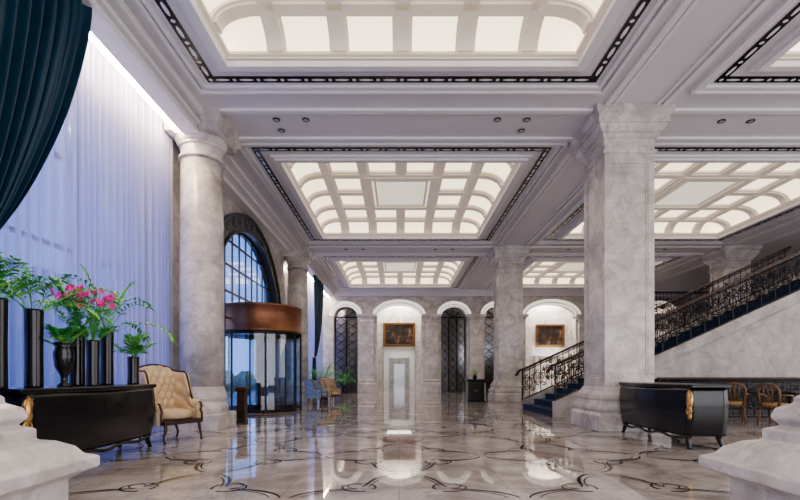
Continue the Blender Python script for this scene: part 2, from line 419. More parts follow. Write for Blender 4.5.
# ------------------------------------------------------------ walls
def arch_wall(mb, opens, s0, s1, z1, t0, t1, mp, zb=0):
    def bx(a, b, c, d):
        vs = [mp(a,t0,c),mp(b,t0,c),mp(b,t1,c),mp(a,t1,c),mp(a,t0,d),mp(b,t0,d),mp(b,t1,d),mp(a,t1,d)]
        mb.add(vs, [(3,2,1,0),(4,5,6,7),(0,1,5,4),(1,2,6,5),(2,3,7,6),(3,0,4,7)])
    cur = s0
    for (c, hw, sp, rise) in sorted(opens):
        bx(cur, c-hw, zb, z1); cur = c+hw; n = 20
        P = [(c-hw*cos(pi*i/n), sp+rise*sin(pi*i/n)) for i in range(n+1)]
        for i in range(n):
            (a, za), (b_, zb_) = P[i], P[i+1]
            mb.add([mp(a,t0,za),mp(b_,t0,zb_),mp(b_,t0,z1),mp(a,t0,z1)], [(0,1,2,3)])
            mb.add([mp(a,t1,za),mp(b_,t1,zb_),mp(b_,t1,z1),mp(a,t1,z1)], [(3,2,1,0)])
            mb.add([mp(a,t0,za),mp(b_,t0,zb_),mp(b_,t1,zb_),mp(a,t1,za)], [(3,2,1,0)])
    bx(cur, s1, zb, z1)
def arch_ring(mb, c, hw, sp, rise, w, t0, t1, mp, n=24):
    vs = []; fs = []
    for i in range(n+1):
        a = pi*i/n
        p0 = (c-hw*cos(a), sp+rise*sin(a)); p1 = (c-(hw+w)*cos(a), sp+(rise+w)*sin(a))
        vs += [mp(p0[0],t0,p0[1]), mp(p1[0],t0,p1[1]), mp(p1[0],t1,p1[1]), mp(p0[0],t1,p0[1])]
    for i in range(n):
        for k in range(4):
            a = i*4+k; b_ = i*4+(k+1) % 4; fs.append((a, b_, b_+4, a+4))
    fs += [(0,1,2,3), tuple(n*4+k for k in (3,2,1,0))]
    mb.add(vs, fs)
mpb = lambda s, t, z: (s, t, z)
mpl = lambda s, t, z: (t, s, z)

ops = [(-3.3,.74,4.72,.62),(0,1.36,4.72,.72),(3.37,.78,4.72,.62),(6.0,.74,4.72,.62),(9.35,1.55,4.72,.75),(12.75,.78,4.72,.62),(16,.9,4.72,.65)]
mb = MB(); arch_wall(mb, ops, -5.3, 18.3, H, 27.4, 28.0, mpb); struct(mb.obj("wall_back", 'marble'))
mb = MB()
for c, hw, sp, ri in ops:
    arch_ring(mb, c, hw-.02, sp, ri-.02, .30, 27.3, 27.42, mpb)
trim(mb, 'selfglow', "plaster archivolts with added glow over the arcade openings")
mb = MB()
for c, hw, sp, ri in ops:
    arch_ring(mb, c, hw+.28, sp, ri+.28, .09, 27.2, 27.42, mpb); arch_ring(mb, c, hw+.05, sp, ri+.05, .05, 27.26, 27.42, mpb)
trim(mb, 'marble', "stone hood moulds over the arcade")
for px in (-1.98, 1.98, 4.7, 7.28, 11.4, 14.3):
    mb = MB(); w = .40
    mb.sq([((w+.16,.36),0),((w+.16,.36),.55),((w+.08,.30),.65),((w+.10,.32),.75),((w,.26),.85),((w,.26),4.30),((w+.05,.30),4.34),((w,.26),4.40),((w,.26),4.48),((w+.14,.36),4.62),((w+.20,.42),4.66),((w+.20,.42),4.80)], px, 27.4)
    trim(mb, 'marble', "marble pilaster of the arcade")
mb = MB(); mb.box(-5, 18.2, 27.22, 27.4, 6.05, H); mb.box(-5, 18.2, 27.3, 27.4, 5.95, 6.05); mb.box(-5, 18.2, 27.08, 27.4, 6.18, H)
trim(mb, 'mould', "cornice over the arcade")
mb = MB(); mb.box(-5.3,-1.0,29.2,29.5,0,H); mb.box(1.0,18.3,29.2,29.5,0,H); mb.box(-1.0,1.0,29.2,29.5,2.82,H)
struct(mb.obj("wall_recess", 'marble'))
mb = MB(); mb.box(-1.12,-1.0,29.1,29.2,0,2.9); mb.box(1.0,1.12,29.1,29.2,0,2.9); mb.box(-1.12,1.12,29.1,29.2,2.82,2.92)
trim(mb, 'stair_stone', "grey stone door surround")
mb = MB(); mb.box(-1.7,-1.4,29.5,41,0,3.2); mb.box(1.4,1.7,29.5,41,0,3.2); mb.box(-1.7,-.72,34.5,34.9,0,3.2); mb.box(.72,1.7,34.5,34.9,0,3.2); mb.box(-.72,.72,34.5,34.9,2.35,3.2)
struct(mb.obj("wall_corridor", 'white'))
mb = MB(); mb.box(-1.5,1.5,40.8,41,0,3.2); struct(mb.obj("wall_corridor_end", 'marble'))
mb = MB(); w_ = .72
mb.box(-w_-.06,-w_,34.42,34.5,0,2.41); mb.box(w_,w_+.06,34.42,34.5,0,2.41); mb.box(-w_-.06,w_+.06,34.42,34.5,2.35,2.42)
for s in (-1, 1):
    for y in (30.3, 31.8, 33.3):
        a, b_ = sorted((s*1.4, s*1.26)); mb.box(a, b_, y, y+.35, 0, 3.2)
trim(mb, 'stair_stone', "stone piers and inner doorway of the corridor")
mb = MB(); mb.box(-.5,.5,40.72,40.8,0,2.1); struct(mb.obj("door_1", 'mirror'), "grey glazed door at the corridor end")
mb = MB(); mb.box(-1.7,1.7,29.5,41,3.2,3.3); struct(mb.obj("ceiling_corridor", 'white'))
mb = MB(); mb.box(18.3, 18.5, -3.5, 29.4, 0, H); struct(mb.obj("wall_right", 'marble'))
mb = MB(); mb.box(-5.6, 18.5, -3.7, -3.5, 0, H); struct(mb.obj("wall_front", 'marble'))

mb = MB()
mb.box(-5.5,-5.3,-3.5,2.9,0,H); mb.box(-5.5,-5.3,2.9,8.9,0,.25); mb.box(-5.5,-5.3,2.9,8.9,6.0,H); mb.box(-5.5,-4.78,9.15,9.9,0,H); mb.box(-5.5,-5.2,8.9,9.15,0,H)
mb.box(-5.5,-4.78,18.1,19.2,0,H); mb.box(-5.5,-5.3,19.2,27.3,0,.25); mb.box(-5.5,-5.3,19.2,27.3,6.0,H); mb.box(-5.5,-5.3,26.9,29.4,0,H)
struct(mb.obj("wall_left", 'marble'))
AS, AR, AH = 3.0, 2.45, 2.90
RW = .46
mb = MB(); arch_wall(mb, [(13.95, AH+RW, AS, AR+RW-.03)], 9.9, 18.1, H, -4.9, -4.7, mpl); struct(mb.obj("wall_entrance", 'marble'))
mb = MB(); arch_ring(mb, 13.95, AH, AS, AR, RW, -4.95, -4.62, mpl, 40)
for s in (-1, 1):
    a, b_ = sorted((13.95+s*AH, 13.95+s*(AH+RW))); mb.box(-4.95,-4.62,a,b_,0,AS)
trim(mb, 'darkstone', "dark stone arch surround above the entrance")
mb = MB()
for k in range(1, 18):
    a = pi*k/18
    y, z = 13.95-(AH+RW/2)*cos(a), AS+(AR+RW/2)*sin(a)
    pts = []
    for i in range(16):
        t = i/15*2.0*pi; r = .13*(1-i/20); pts.append((-4.61, y+r*cos(t+a), z+r*sin(t+a)))
    mb.tube(pts, .010, 5)
arch_ring(mb, 13.95, AH-.04, AS, AR-.04, .06, -4.7, -4.56, mpl, 40); arch_ring(mb, 13.95, AH+RW-.03, AS, AR+RW-.03, .06, -4.7, -4.56, mpl, 40)
trim(mb, 'lattice', "wrought scroll ornament on the arch surround")

wn = [0]
def window(y0, y1, z0, z1, ny, nz, x=-5.4):
    wn[0] += 1
    mb = MB()
    for i in range(ny+1):
        y = y0+(y1-y0)*i/ny; mb.box(x-.04, x+.04, y-.035, y+.035, z0, z1)
    for j in range(nz+1):
        z = z0+(z1-z0)*j/nz; mb.box(x-.035, x+.035, y0, y1, z-.03, z+.03)
    mb.cur = 1; mb.box(x-.005, x+.005, y0, y1, z0, z1)
    return struct(mb.obj("window_%d" % wn[0], ['iron', 'doorglass']), "tall window behind sheer curtain")
window(2.9, 8.9, .25, 6.0, 4, 4); window(19.2, 26.9, .25, 6.0, 5, 4)
mb = MB(); cy = 13.95; X = -4.82
def zz(y): return AS+AR*math.sqrt(max(0, 1-((y-cy)/AH)**2))
for k in range(-5, 6):
    y = cy+k*.56
    z0 = 3.2 if abs(y-13.6) < 1.3 else 0
    mb.box(X-.02, X+.02, y-.022, y+.022, z0, zz(y))
for z in (2.7, 3.45, 4.2, 4.9):
    h = AH*math.sqrt(max(0, 1-max(0, (z-AS)/AR)**2))
    mb.box(X-.02, X+.02, cy-h, cy+h, z-.025, z+.025)
arch_ring(mb, cy, AH-.10, AS, AR-.10, .10, X-.05, X+.05, mpl)
mb.cur = 1; n = 24
vs = [(X, cy-AH*cos(pi*i/n), AS+AR*sin(pi*i/n)) for i in range(n+1)]; mb.add(vs, [tuple(range(n+1))])
mb.box(X-.004, X+.004, cy-AH, 12.3, 0, AS); mb.box(X-.004, X+.004, 14.9, cy+AH, 0, AS)
struct(mb.obj("window_3", ['lattice', 'glass']), "arched entrance window with grid of mullions")

for (a, b_) in ((2.9, 8.75), (19.1, 27.2)):
    mb = MB(); mb.box(-4.28,-3.98,a,b_,5.9,H); mb.box(-4.3,-3.9,a,b_,6.0,6.08); mb.box(-4.3,-3.82,a,b_,6.16,H); mb.box(-4.28,-3.94,a,b_,5.86,5.92)
    trim(mb, 'mould', "stepped cornice above the curtain")
    mb = MB(); mb.box(-4.40,-4.29,a,b_-.02,5.87,5.96); trim(mb, 'led', "warm light strip in the curtain pelmet")
mb = MB(); mb.box(-4.7,-4.4,9.8,18,6.0,H); mb.box(-4.7,-4.2,9.8,18,6.12,H); mb.box(-4.7,-4.0,9.8,18,6.2,H); trim(mb, 'mould', "stepped cornice above the entrance")
mb = MB(); mb.box(-4.7,-4.62,9.9,10.5,0,.25); mb.box(-4.7,-4.62,17.4,18.1,0,.25); struct(mb.obj("baseboard_left", 'darkstone'))

# ------------------------------------------------------------ curtains
def sheer(y0, y1, label):
    mb = MB(); n = int((y1-y0)*130)
    ph = [random.random()*6 for _ in range(5)]
    def fn(u, v):
        y = y0+(y1-y0)*u; z = .02+6.1*v
        k = 1-.15*v
        x = -4.75+.15*k*abs(sin(y*19+ph[0]+1.1*sin(y*2.7)+.15*v))**.8+.03*sin(y*6+ph[1]+v*.5)
        return (x, y, z)
    mb.grid(fn, n, 8)
    o = mb.obj("sheer_curtain", 'sheer', smooth=True); single(o, label, "curtain"); return o
sheer(3.6, 9.10, "floor-length white sheer curtain with fine folds over window")
sheer(19.25, 27.0, "white sheer curtain on the far window")

def lerp_curve(P, v):
    t = v*(len(P)-1); i = min(int(t), len(P)-2); f = t-i
    def cr(k):
        p0 = P[max(i-1, 0)][k]; p1 = P[i][k]; p2 = P[i+1][k]; p3 = P[min(i+2, len(P)-1)][k]
        return .5*((2*p1)+(-p0+p2)*f+(2*p0-5*p1+4*p2-p3)*f*f+(-p0+3*p1-3*p2+p3)*f**3)
    return cr(0), cr(1)
A = [(5.82,6.12),(5.72,5.53),(5.32,4.30),(4.80,3.16),(4.35,2.4),(4.05,1.95)]
B = [(3.5,6.12),(3.5,5.2),(3.52,4.2),(3.6,3.2),(3.75,2.4),(3.9,1.95)]
th = thing("velvet_drape", "dark teal velvet swag drape gathered to one side", "curtain", (-4.12, 4, 0), group="teal velvet drapes")
mb = MB()
def dfn(u, v):
    a = lerp_curve(A, v); b = lerp_curve(B, v)
    y = a[0]+(b[0]-a[0])*u; z = a[1]+(b[1]-a[1])*u - .30*sin(pi*u)*sin(pi*min(1, v*1.0))
    amp = .07*(1-v*.45)
    f = sin(u*2*pi*12.5+v*2.6+.5*sin(v*4))+.35*sin(u*2*pi*27+v*4)
    return (.04+amp*f*.8+.08*sin(pi*v), y-4, z)
mb.grid(dfn, 300, 40); mb.obj("swag", 'drape', th, True)
mb = MB()
def tfn(u, v):
    a = u*2*pi; r = .10+.09*v; f = 1+.25*sin(a*7)
    return (r*.6*f*cos(a), -.03+r*1.3*f*sin(a), 1.97-1.93*v)
mb.grid(tfn, 84, 12); mb.obj("tail", 'drape', th, True)
mb = MB(); mb.tube([(.11*cos(a), -.03+.17*sin(a), 1.95) for a in [2*pi*k/20 for k in range(20)]], .025, 8, True); mb.obj("tieback", 'gold', th, True)
dup(th, (-4.12, 21.6, 0), label="dark teal velvet drape on the far window")

# ------------------------------------------------------------ revolving door
th = thing("revolving_door", "glass revolving door with wide copper fascia drum", "door", (-4.22, 13.55, 0))
R = 1.2
def arcpts(a0, a1, r, z, n=16): return [(r*cos(a0+(a1-a0)*i/n), r*sin(a0+(a1-a0)*i/n), z) for i in range(n+1)]
mb = MB(); mb.lathe([(R+.02,2.34),(R+.035,2.35),(R+.035,2.40),(R+.025,2.41),(R+.025,3.06),(R+.035,3.07),(R+.035,3.12),(.1,3.14)], 72, cap=False); mb.obj("fascia", 'copper', th, True)
mb = MB(); mb.lathe([(R-.02,2.36),(.02,2.37)], 48, cap=False); mb.obj("canopy_soffit", 'wood', th)
mb = MB()
for a0 in (math.radians(20), math.radians(200)):
    a1 = a0+math.radians(140)
    for j in range(16):
        b0 = a0+(a1-a0)*j/16; b1 = a0+(a1-a0)*(j+1)/16
        mb.add([(R*cos(b0),R*sin(b0),.1),(R*cos(b1),R*sin(b1),.1),(R*cos(b1),R*sin(b1),2.34),(R*cos(b0),R*sin(b0),2.34)], [(0,1,2,3)])
mb.obj("curved_glass", 'doorglass', th, True)
mb = MB()
for a0 in (math.radians(20), math.radians(200)):
    a1 = a0+math.radians(140)
    for k in range(4):
        a = a0+(a1-a0)*k/3; mb.tube([(R*cos(a),R*sin(a),0),(R*cos(a),R*sin(a),2.34)], .03, 8)
    for z in (.08, 2.30): mb.tube(arcpts(a0, a1, R, z), .04, 6)
mb.obj("frame", 'iron', th)
mb = MB(); mb.tube([(0,0,0),(0,0,2.34)], .04, 10); mb.obj("centre_post", 'copper', th)
for k in range(4):
    a = math.radians(35+90*k)
    mb = MB(); d = Vector((cos(a), sin(a), 0)); n_ = Vector((-sin(a), cos(a), 0))*.018
    def pb(r0, r1, z0, z1):
        vs = []
        for z in (z0, z1):
            for (rr, s) in ((r0,-1),(r1,-1),(r1,1),(r0,1)):
                p = d*rr+n_*s; vs.append((p.x, p.y, z))
        mb.add(vs, [(3,2,1,0),(4,5,6,7),(0,1,5,4),(1,2,6,5),(2,3,7,6),(3,0,4,7)])
    pb(.05,.10,.03,2.3); pb(1.09,1.14,.03,2.3); pb(.08,1.1,.03,.16); pb(.08,1.1,2.22,2.3)
    mb.cur = 1; mb.add([(d.x*.08,d.y*.08,.12),(d.x*1.1,d.y*1.1,.12),(d.x*1.1,d.y*1.1,2.25),(d.x*.08,d.y*.08,2.25)], [(0,1,2,3)])
    mb.obj("door_wing", ['iron', 'doorglass'], th)
mb = MB(); mb.lathe([(R+.03,.0),(R+.03,.012),(R-.05,.012)], 48, cap=False); mb.obj("threshold_ring", 'copper', th)

# ------------------------------------------------------------ commodes
def commode(name, label, Lg, dp, loc, rz, mounts=(-1, 1)):
    th = thing(name, label, "cabinet", loc, rz, group="black lacquer commodes")
    z0, z1 = .20, .90
    def gz(z):
        f = (z-z0)/(z1-z0); return .35*f+.62*sin(pi*f*.92)
    def W(z): return Lg/2*(.90+.07*gz(z))
    def F(x, z):
        return dp/2*(.82+.15*gz(z))+.035*cos(pi*x)*(.5+.5*gz(z)) - .02*(abs(x)**6)
    n = 28; lev = 16
    vs = []; fs = []; cnt = None
    for k in range(lev+1):
        z = z0+(z1-z0)*k/lev; w = W(z); ring = []
        for i in range(n+1):
            x = -1+2*i/n; ring.append((x*w, -F(x, z), z))
        by = dp/2*.9
        for i in range(1, 7): ring.append((w, -F(1, z)+(by+F(1, z))*i/7, z))
        ring += [(w, by, z), (-w, by, z)]
        for i in range(1, 7): ring.append((-w, by-(by+F(1, z))*i/7, z))
        if cnt is None: cnt = len(ring)
        vs += ring
    for k in range(lev):
        for i in range(cnt):
            a = k*cnt+i; b = k*cnt+(i+1) % cnt; fs.append((a, b, b+cnt, a+cnt))
    fs += [tuple(reversed(range(cnt))), tuple(range(lev*cnt, (lev+1)*cnt))]
    mb = MB(); mb.add(vs, fs); mb.obj("body", 'lacquer', th, True)
    mb = MB(); vs = []; prof = [(.96,.90),(1.0,.905),(1.02,.92),(1.02,.945),(1.0,.96)]
    fs = []; c2 = None
    for s, z in prof:
        ring = []
        for i in range(n+1):
            x = -1+2*i/n; ring.append((x*Lg/2*.98*s, -(dp/2*.9+.05*cos(pi*x))*s, z))
        ring += [(Lg/2*.98*s, dp/2*.95, z), (-Lg/2*.98*s, dp/2*.95, z)]; c2 = len(ring); vs += ring
    for k in range(len(prof)-1):
        for i in range(c2):
            a = k*c2+i; b = k*c2+(i+1) % c2; fs.append((a, b, b+c2, a+c2))
    fs += [tuple(reversed(range(c2))), tuple(range((len(prof)-1)*c2, len(prof)*c2))]
    mb.add(vs, fs); mb.obj("top", 'lacquer', th)
    for (za, zb_) in ((.27,.56),(.572,.86)):
        mb = MB(); nn = 26; xa, xb = -.93, .93
        def dfn(u, v, off=.006):
            x = xa+(xb-xa)*u; z = za+(zb_-za)*v; return (x*W(z), -F(x, z)-off, z)
        mb.grid(dfn, nn, 6)
        vs = []
        path = [(i/nn, 0) for i in range(nn)]+[(1, j/5) for j in range(5)]+[(1-i/nn, 1) for i in range(nn)]+[(0, 1-j/5) for j in range(5)]
        for u, v in path: vs.append(dfn(u, v)); vs.append(dfn(u, v, -.005))
        m_ = len(path); mb.add(vs, [(2*i, 2*i+1, 2*((i+1) % m_)+1, 2*((i+1) % m_)) for i in range(m_)])
        mb.obj("drawer", 'lacquer', th, True)
    for sx in (-1, 1):
        if sx in mounts:
            mb = MB(); pts = []; rs = []
            for k in range(13):
                z = .88-.42*k/12; pts.append((sx*(W(z)+.004), -F(1, z)-.004, z)); rs.append(.020+.034*abs(sin(pi*k/12*1.4))*(1-k/16))
            mb.tube(pts, rs, 8)
            for zc in (.80, .69, .58):
                for q in (-1, 1):
                    mb.tube([(sx*(W(zc)+.012)+q*.06*sin(t)*.8, -F(1, zc)-.02, zc+.055*cos(t)) for t in [pi*k/8 for k in range(9)]], .013, 5)
            mb.obj("corner_mount", 'gold', th, True)
        for sy in (-1, 1):
            mb = MB(); pts = []; rs = []
            yb = -F(1, z0) if sy < 0 else dp/2*.85
            for k in range(9):
                t = k/8; z = .24-.24*t
                pts.append((sx*(W(z0)-.05-.02*sin(pi*t*1.5)+.02*t), yb+sy*(-.04+.03*t), z+.012)); rs.append(.055-.033*t+(.012 if k == 8 else 0))
            mb.tube(pts, rs, 8); mb.obj("leg", 'lacquer', th, True)
    mb = MB()
    mb.tube([(x*W(.2)*.97, -F(x, .2)-.0, .19-.05*math.cos(x*pi*1.5)**2*.8) for x in [-1+2*i/40 for i in range(41)]], .022, 6)
    mb.obj("apron", 'lacquer', th, True)
    return th
commode("commode", "black lacquer bombe commode with gilt mounts bearing tall vases", 2.45, .62, (-3.97, 5.62, 0), pi/2, (-1,))
commode("commode", "black lacquer bombe commode with gilt mounts beside marble column", 2.15, .66, (4.46, 7.45, 0), -pi/2, (1,))

# ------------------------------------------------------------ plants
def frond(mb, base, az, length, rise, droop, nl=9, ll=.125, lw=.019):
    pts = []
    p = Vector(base); d = Vector((cos(az)*cos(rise), sin(az)*cos(rise), sin(rise))); stp = length/14
    for i in range(15):
        pts.append(p.copy()); p = p+d*stp; d = (d+Vector((0,0,-droop*stp*(.4+i*.2)))).normalized()
    mb.tube(pts, [.006-.004*i/14 for i in range(15)], 4)
    for i in range(6, 15):
        t = (pts[i]-pts[i-1]).normalized(); side = t.cross(Vector((0,0,1)))
        if side.length < .1: side = Vector((1,0,0))
        side.normalize(); l = ll*(.5+sin(pi*(i-4)/12)*.9)
        for s in (-1, 1, 0) if i == 14 else (-1, 1):
            dirv = (side*s+t*(.8 if s else 1)+Vector((0,0,random.uniform(-.25,.3)))).normalized()
            w = dirv.cross(Vector((0,0,1)))
            if w.length < .1: w = t
            w = w.normalized()*lw*(.7+.6*random.random())
            a = pts[i]; b = a+dirv*l*.45+Vector((0,0,.012)); c = a+dirv*l+Vector((0,0,-.2*l))
            mb.add([a, b+w, c, b-w], [(0,1,2,3)])
def vaseplant(loc, h, r, label, nf, fl, flowers=0, urn=False, rise=(.6, 1.45), mat='leaf', fh=.3):
    th = thing("potted_plant", label, "plant", loc, random.random()*6)
    mb = MB()
    if urn: pr = [(r*.7,0),(r*.7,.02),(r*.35,.05),(r*.35,.12),(r*.9,h*.45),(r*1.05,h*.75),(r*.85,h*.9),(r*1.15,h),(r*1.0,h),(r*.7,h*.88)]
    else: pr = [(r,0),(r*1.0,.02),(r*.96,h*.5),(r*1.02,h-.02),(r*1.04,h),(r*.85,h),(r*.85,h-.06)]
    mb.lathe(pr, 28); mb.obj("vase", 'vase', th, True)
    mb = MB()
    for i in range(nf):
        mb.cur = i % 2
        frond(mb, (random.uniform(-.02,.02), random.uniform(-.02,.02), h-.08), i*2.4+random.random()*.6, fl*random.uniform(.7,1.2), random.uniform(*rise), random.uniform(.6,1.8))
    mb.obj("foliage", [mat, 'leaf2'], th)
    for i in range(flowers):
        mb = MB(); az = random.random()*2*pi; rr = random.uniform(.04,.26)
        c = Vector((rr*cos(az), rr*sin(az), h+fh+random.uniform(-.10,.11)-rr*.35))
        mb.tube([(0,0,h-.05), (c.x*.25,c.y*.25,h+(c.z-h)*.5), c], .004, 4)
        mb.cur = 1
        fa = random.random()*6; ax = Vector((cos(fa), sin(fa), .35)).normalized(); e1 = ax.orthogonal().normalized(); e2 = ax.cross(e1)
        for k in range(6):
            a = 2*pi*k/6; d = e1*cos(a)+e2*sin(a); s = ax.cross(d)*.024
            mb.add([c, c+d*.028+s+ax*.010, c+d*.052+ax*.016, c+d*.028-s+ax*.010], [(0,1,2,3)])
        mb.obj("flower", ['leaf', 'pink'], th)
    return th
zt = .962
vaseplant((-3.93, 4.78, zt), .84, .085, "tall black cylinder vase with arching green fern fronds", 16, .72)
vaseplant((-4.00, 4.42, zt), .90, .085, "tall black cylinder vase with leafy green fronds beside drape", 13, .58)
vaseplant((-3.80, 5.04, zt), .50, .10, "footed black urn with green foliage on commode", 9, .24, urn=True)
vaseplant((-3.97, 5.48, zt), .70, .085, "tall black vase with pink orchids and green fronds", 9, .58, flowers=22, fh=.44)
vaseplant((-3.72, 5.40, zt), .56, .07, "black cylinder vase with pink blossoms", 7, .36, flowers=14, fh=.56)
vaseplant((-3.98, 6.05, zt), .74, .08, "tall black vase with wide spreading green fronds", 16, .80, rise=(.5,1.4))
vaseplant((-3.86, 6.45, zt), .40, .075, "short black vase with drooping light green fronds", 13, .36)
vaseplant((-3.45, 20.3, 0), .55, .2, "leafy green plant in black floor pot beside marble column", 30, 1.5, rise=(1.0,1.5))
vaseplant((-3.2, 26.2, 0), .5, .2, "green plant in black pot within the arcade", 18, .9, rise=(.9,1.5))

# ------------------------------------------------------------ wingback chair
def wingback(loc, rz, label, mat='leather'):
    th = thing("wingback_armchair", label, "chair", loc, rz)
    def plan(u):
        a = -1+2*u
        if abs(a) < .45:
            return (a/.45*.27, .32, 0)
        t = (abs(a)-.45)/.55; s = 1 if a > 0 else -1
        x = .27+.08*sin(min(1, t*2)*pi/2)+.02*t; y = .32-.10*(1-cos(min(1, t*2.0)*pi/2))-.50*max(0, t-.25)/.75
        return (s*x, y, t)
    def topz(u):
        a = abs(-1+2*u)
        if a < .45: return 1.20+.05*cos(a/.45*pi/2)
        t = (a-.45)/.55
        if t < .5: return 1.20-.07*sin(t/.5*pi/2)
        if t < .74: return 1.13-.49*(.5-.5*cos((t-.5)/.24*pi))
        return .64-.03*(t-.74)/.26
    def sf(u, v):
        x, y, t = plan(u); zt_ = topz(u); z = .30+(zt_-.30)*v
        lean = .13*max(0, (z-.42))*(1-t*.6); y += lean
        tuft = .0
        if z > .5:
            tuft = .024*(cos(u*2*pi*9)*cos((z-.5)*2*pi*4.2))*max(0, 1-max(0, v-.85)/.15)
        cx, cy = 0, -.1; d = Vector((cx-x, cy-y, 0)).normalized()
        return (x+d.x*tuft, y+d.y*tuft, z)
    mb = MB(); mb.grid(sf, 96, 30); o = mb.obj("backrest", mat, th, True)
    sd = o.modifiers.new("s", 'SOLIDIFY'); sd.thickness = .10; sd.offset = 0
    mb = MB(); rim = [sf(i/64, 1.0) for i in range(65)]
    rim = [sf(0, 0)]+[sf(0, k/6) for k in range(1, 6)]+rim+[sf(1, 1-k/6) for k in range(1, 7)]
    rim = [(x*1.0, y, z+.025) if i > 5 and i < len(rim)-6 else (x, y-.03, z) for i, (x, y, z) in enumerate(rim)]
    mb.tube(rim, .015, 8); mb.obj("frame_trim", 'wood', th, True)
    mb = MB()
    def cush(z0, z1, w, y0, y1, b=.05):
        pr = [((w/2-b, (y1-y0)/2-b), z0), ((w/2, (y1-y0)/2), z0+b*.7), ((w/2, (y1-y0)/2), z1-b*.7), ((w/2-b*.6, (y1-y0)/2-b*.6), z1-.01), ((w/2-.15, (y1-y0)/2-.15), z1+.02)]
        mb.sq(pr, 0, (y0+y1)/2)
    cush(.36, .52, .62, -.38, .28); o = mb.obj("seat", mat, th, True); bv = o.modifiers.new("b", 'SUBSURF'); bv.levels = 2; bv.render_levels = 2
    mb = MB(); mb.sq([((.34,.32),.30),((.345,.325),.37)], 0, -.03); o = mb.obj("seat_rail", 'wood', th)
    for sx in (-1, 1):
        for y, k in ((-.30, -1), (.26, 1)):
            mb = MB(); pts = []; rs = []
            for i in range(9):
                t = i/8; pts.append((sx*(.31-.012*sin(t*2*pi)+.02*t), y+k*(.015*sin(t*2*pi)+.05*t), .33-.318*t)); rs.append(.028-.014*t+(.006 if i == 8 else 0))
            mb.tube(pts, rs, 8); mb.obj("leg", 'wood', th, True)
        mb = MB(); mb.tube([(sx*.375, .02,.64),(sx*.375,-.1,.635),(sx*.375,-.24,.625)], [.05,.06,.055], 10); mb.obj("armrest", mat, th, True)
    return th
c_ = wingback((-3.82, 7.42, 0), math.radians(62), "cream tufted leather wingback armchair with dark wood frame")
c_ = wingback((-3.05, 16.6, 0), math.radians(80), "grey-blue upholstered armchair beside marble column", 'bluefab'); c_.scale = (.9, .9, .78)
c_ = wingback((-2.75, 17.9, 0), math.radians(60), "beige upholstered armchair beside potted plant"); c_.scale = (.9, .9, .78)

# ------------------------------------------------------------ cafe chairs & tables
def cafe(loc, rz, label):
    th = thing("dining_armchair", label, "chair", loc, rz, group="honey wood dining armchairs")
    mb = MB(); mb.lathe([(.2,.42),(.235,.44),(.24,.47),(.2,.495),(.05,.5)], 24); mb.obj("seat", 'yellow', th, True)
    mb = MB(); mb.lathe([(.235,.395),(.25,.40),(.25,.435),(.235,.44)], 24); mb.obj("seat_frame", 'chairwood', th, True)
    for sx in (-1, 1):
        mb = MB(); mb.tube([(sx*.19,-.16,.42),(sx*.2,-.18,.2),(sx*.2,-.19,0.01)], [.025,.022,.018], 8); mb.obj("leg", 'chairwood', th, True)
        mb = MB(); mb.tube([(sx*.17,.17,.42),(sx*.19,.2,.2),(sx*.2,.25,0.01)], [.025,.022,.018], 8); mb.obj("leg", 'chairwood', th, True)
        mb = MB(); mb.tube([(sx*.20,.17,.66),(sx*.27,.05,.67),(sx*.27,-.1,.66),(sx*.24,-.14,.60),(sx*.22,-.13,.43)], .02, 8); mb.obj("armrest", 'chairwood', th, True)
    mb = MB()
    hoop = [(-.17,.17,.42),(-.20,.20,.62),(-.20,.23,.78),(-.14,.25,.88),(0,.26,.91),(.14,.25,.88),(.20,.23,.78),(.20,.20,.62),(.17,.17,.42)]
    mb.tube(hoop, .024, 8)
    for x in (-.08, 0, .08): mb.tube([(x*.7,.19,.43),(x,.24,.7),(x*1.1,.255,.89)], .013, 6)
    mb.tube([(-.08,.24,.66),(0,.235,.70),(.08,.24,.66),(0,.24,.61),(-.08,.24,.66)], .008, 6)
    mb.obj("backrest", 'chairwood', th, True)
    return th
c1 = cafe((7.62, 10.15, 0), math.radians(150), "honey wood armchair with gold seat at dark table")
dup(c1, (8.08, 9.55, 0), math.radians(110)); dup(c1, (9.7, 10.1, 0), math.radians(-80))
th = thing("round_table", "dark round pedestal table between wooden armchairs", "table", (8.85, 10.05, 0))
mb = MB(); mb.lathe([(.40,.70),(.43,.71),(.43,.735),(.40,.745)], 36); mb.obj("table_top", 'lacquer', th)
mb = MB(); mb.lathe([(.24,0),(.24,.03),(.06,.07),(.04,.3),(.06,.4),(.04,.5),(.08,.70)], 24); mb.obj("pedestal", 'lacquer', th, True)

# ------------------------------------------------------------ staircase
SX0, TR, RI, NS = 4.0, .36, .165, 25
DY0, DY1 = 11.3, 14.5
th = thing("staircase", "wide stone staircase with navy carpeted steps", "staircase", (SX0, DY0, 0))
st = MB(); st.box(0, TR+.03, .12, DY1-DY0-.12, 0, RI-.03); st.cur = 1; st.box(-.02, TR+.03, .12, DY1-DY0-.12, RI-.03, RI); sme = None
for k in range(NS):
    if sme is None:
        o = st.obj("step", ['carpet', 'carpet'], th); sme = o
    else:
        o = sme.copy(); C.objects.link(o); o.parent = th
    o.location = (k*TR, 0, k*RI)
mb = MB()
Lx = NS*TR; Lz = NS*RI
SH = .34
for (ya, yb, sh) in ((0, .16, SH), (DY1-DY0-.16, DY1-DY0, .24)):
    poly = [(-.05,0),(-.05,sh),(Lx,Lz+sh),(Lx,Lz-.5),(Lx, 1.02),(2.2,1.02),(2.2,0)]
    n = len(poly)
    mb.add([(x, ya, z) for x, z in poly]+[(x, yb, z) for x, z in poly], [tuple(range(n)), tuple(reversed(range(n, 2*n)))]+[(i, i+n, (i+1) % n+n, (i+1) % n) for i in range(n)])
mb.obj("stringer", 'stair_stone', th)
mb = MB()
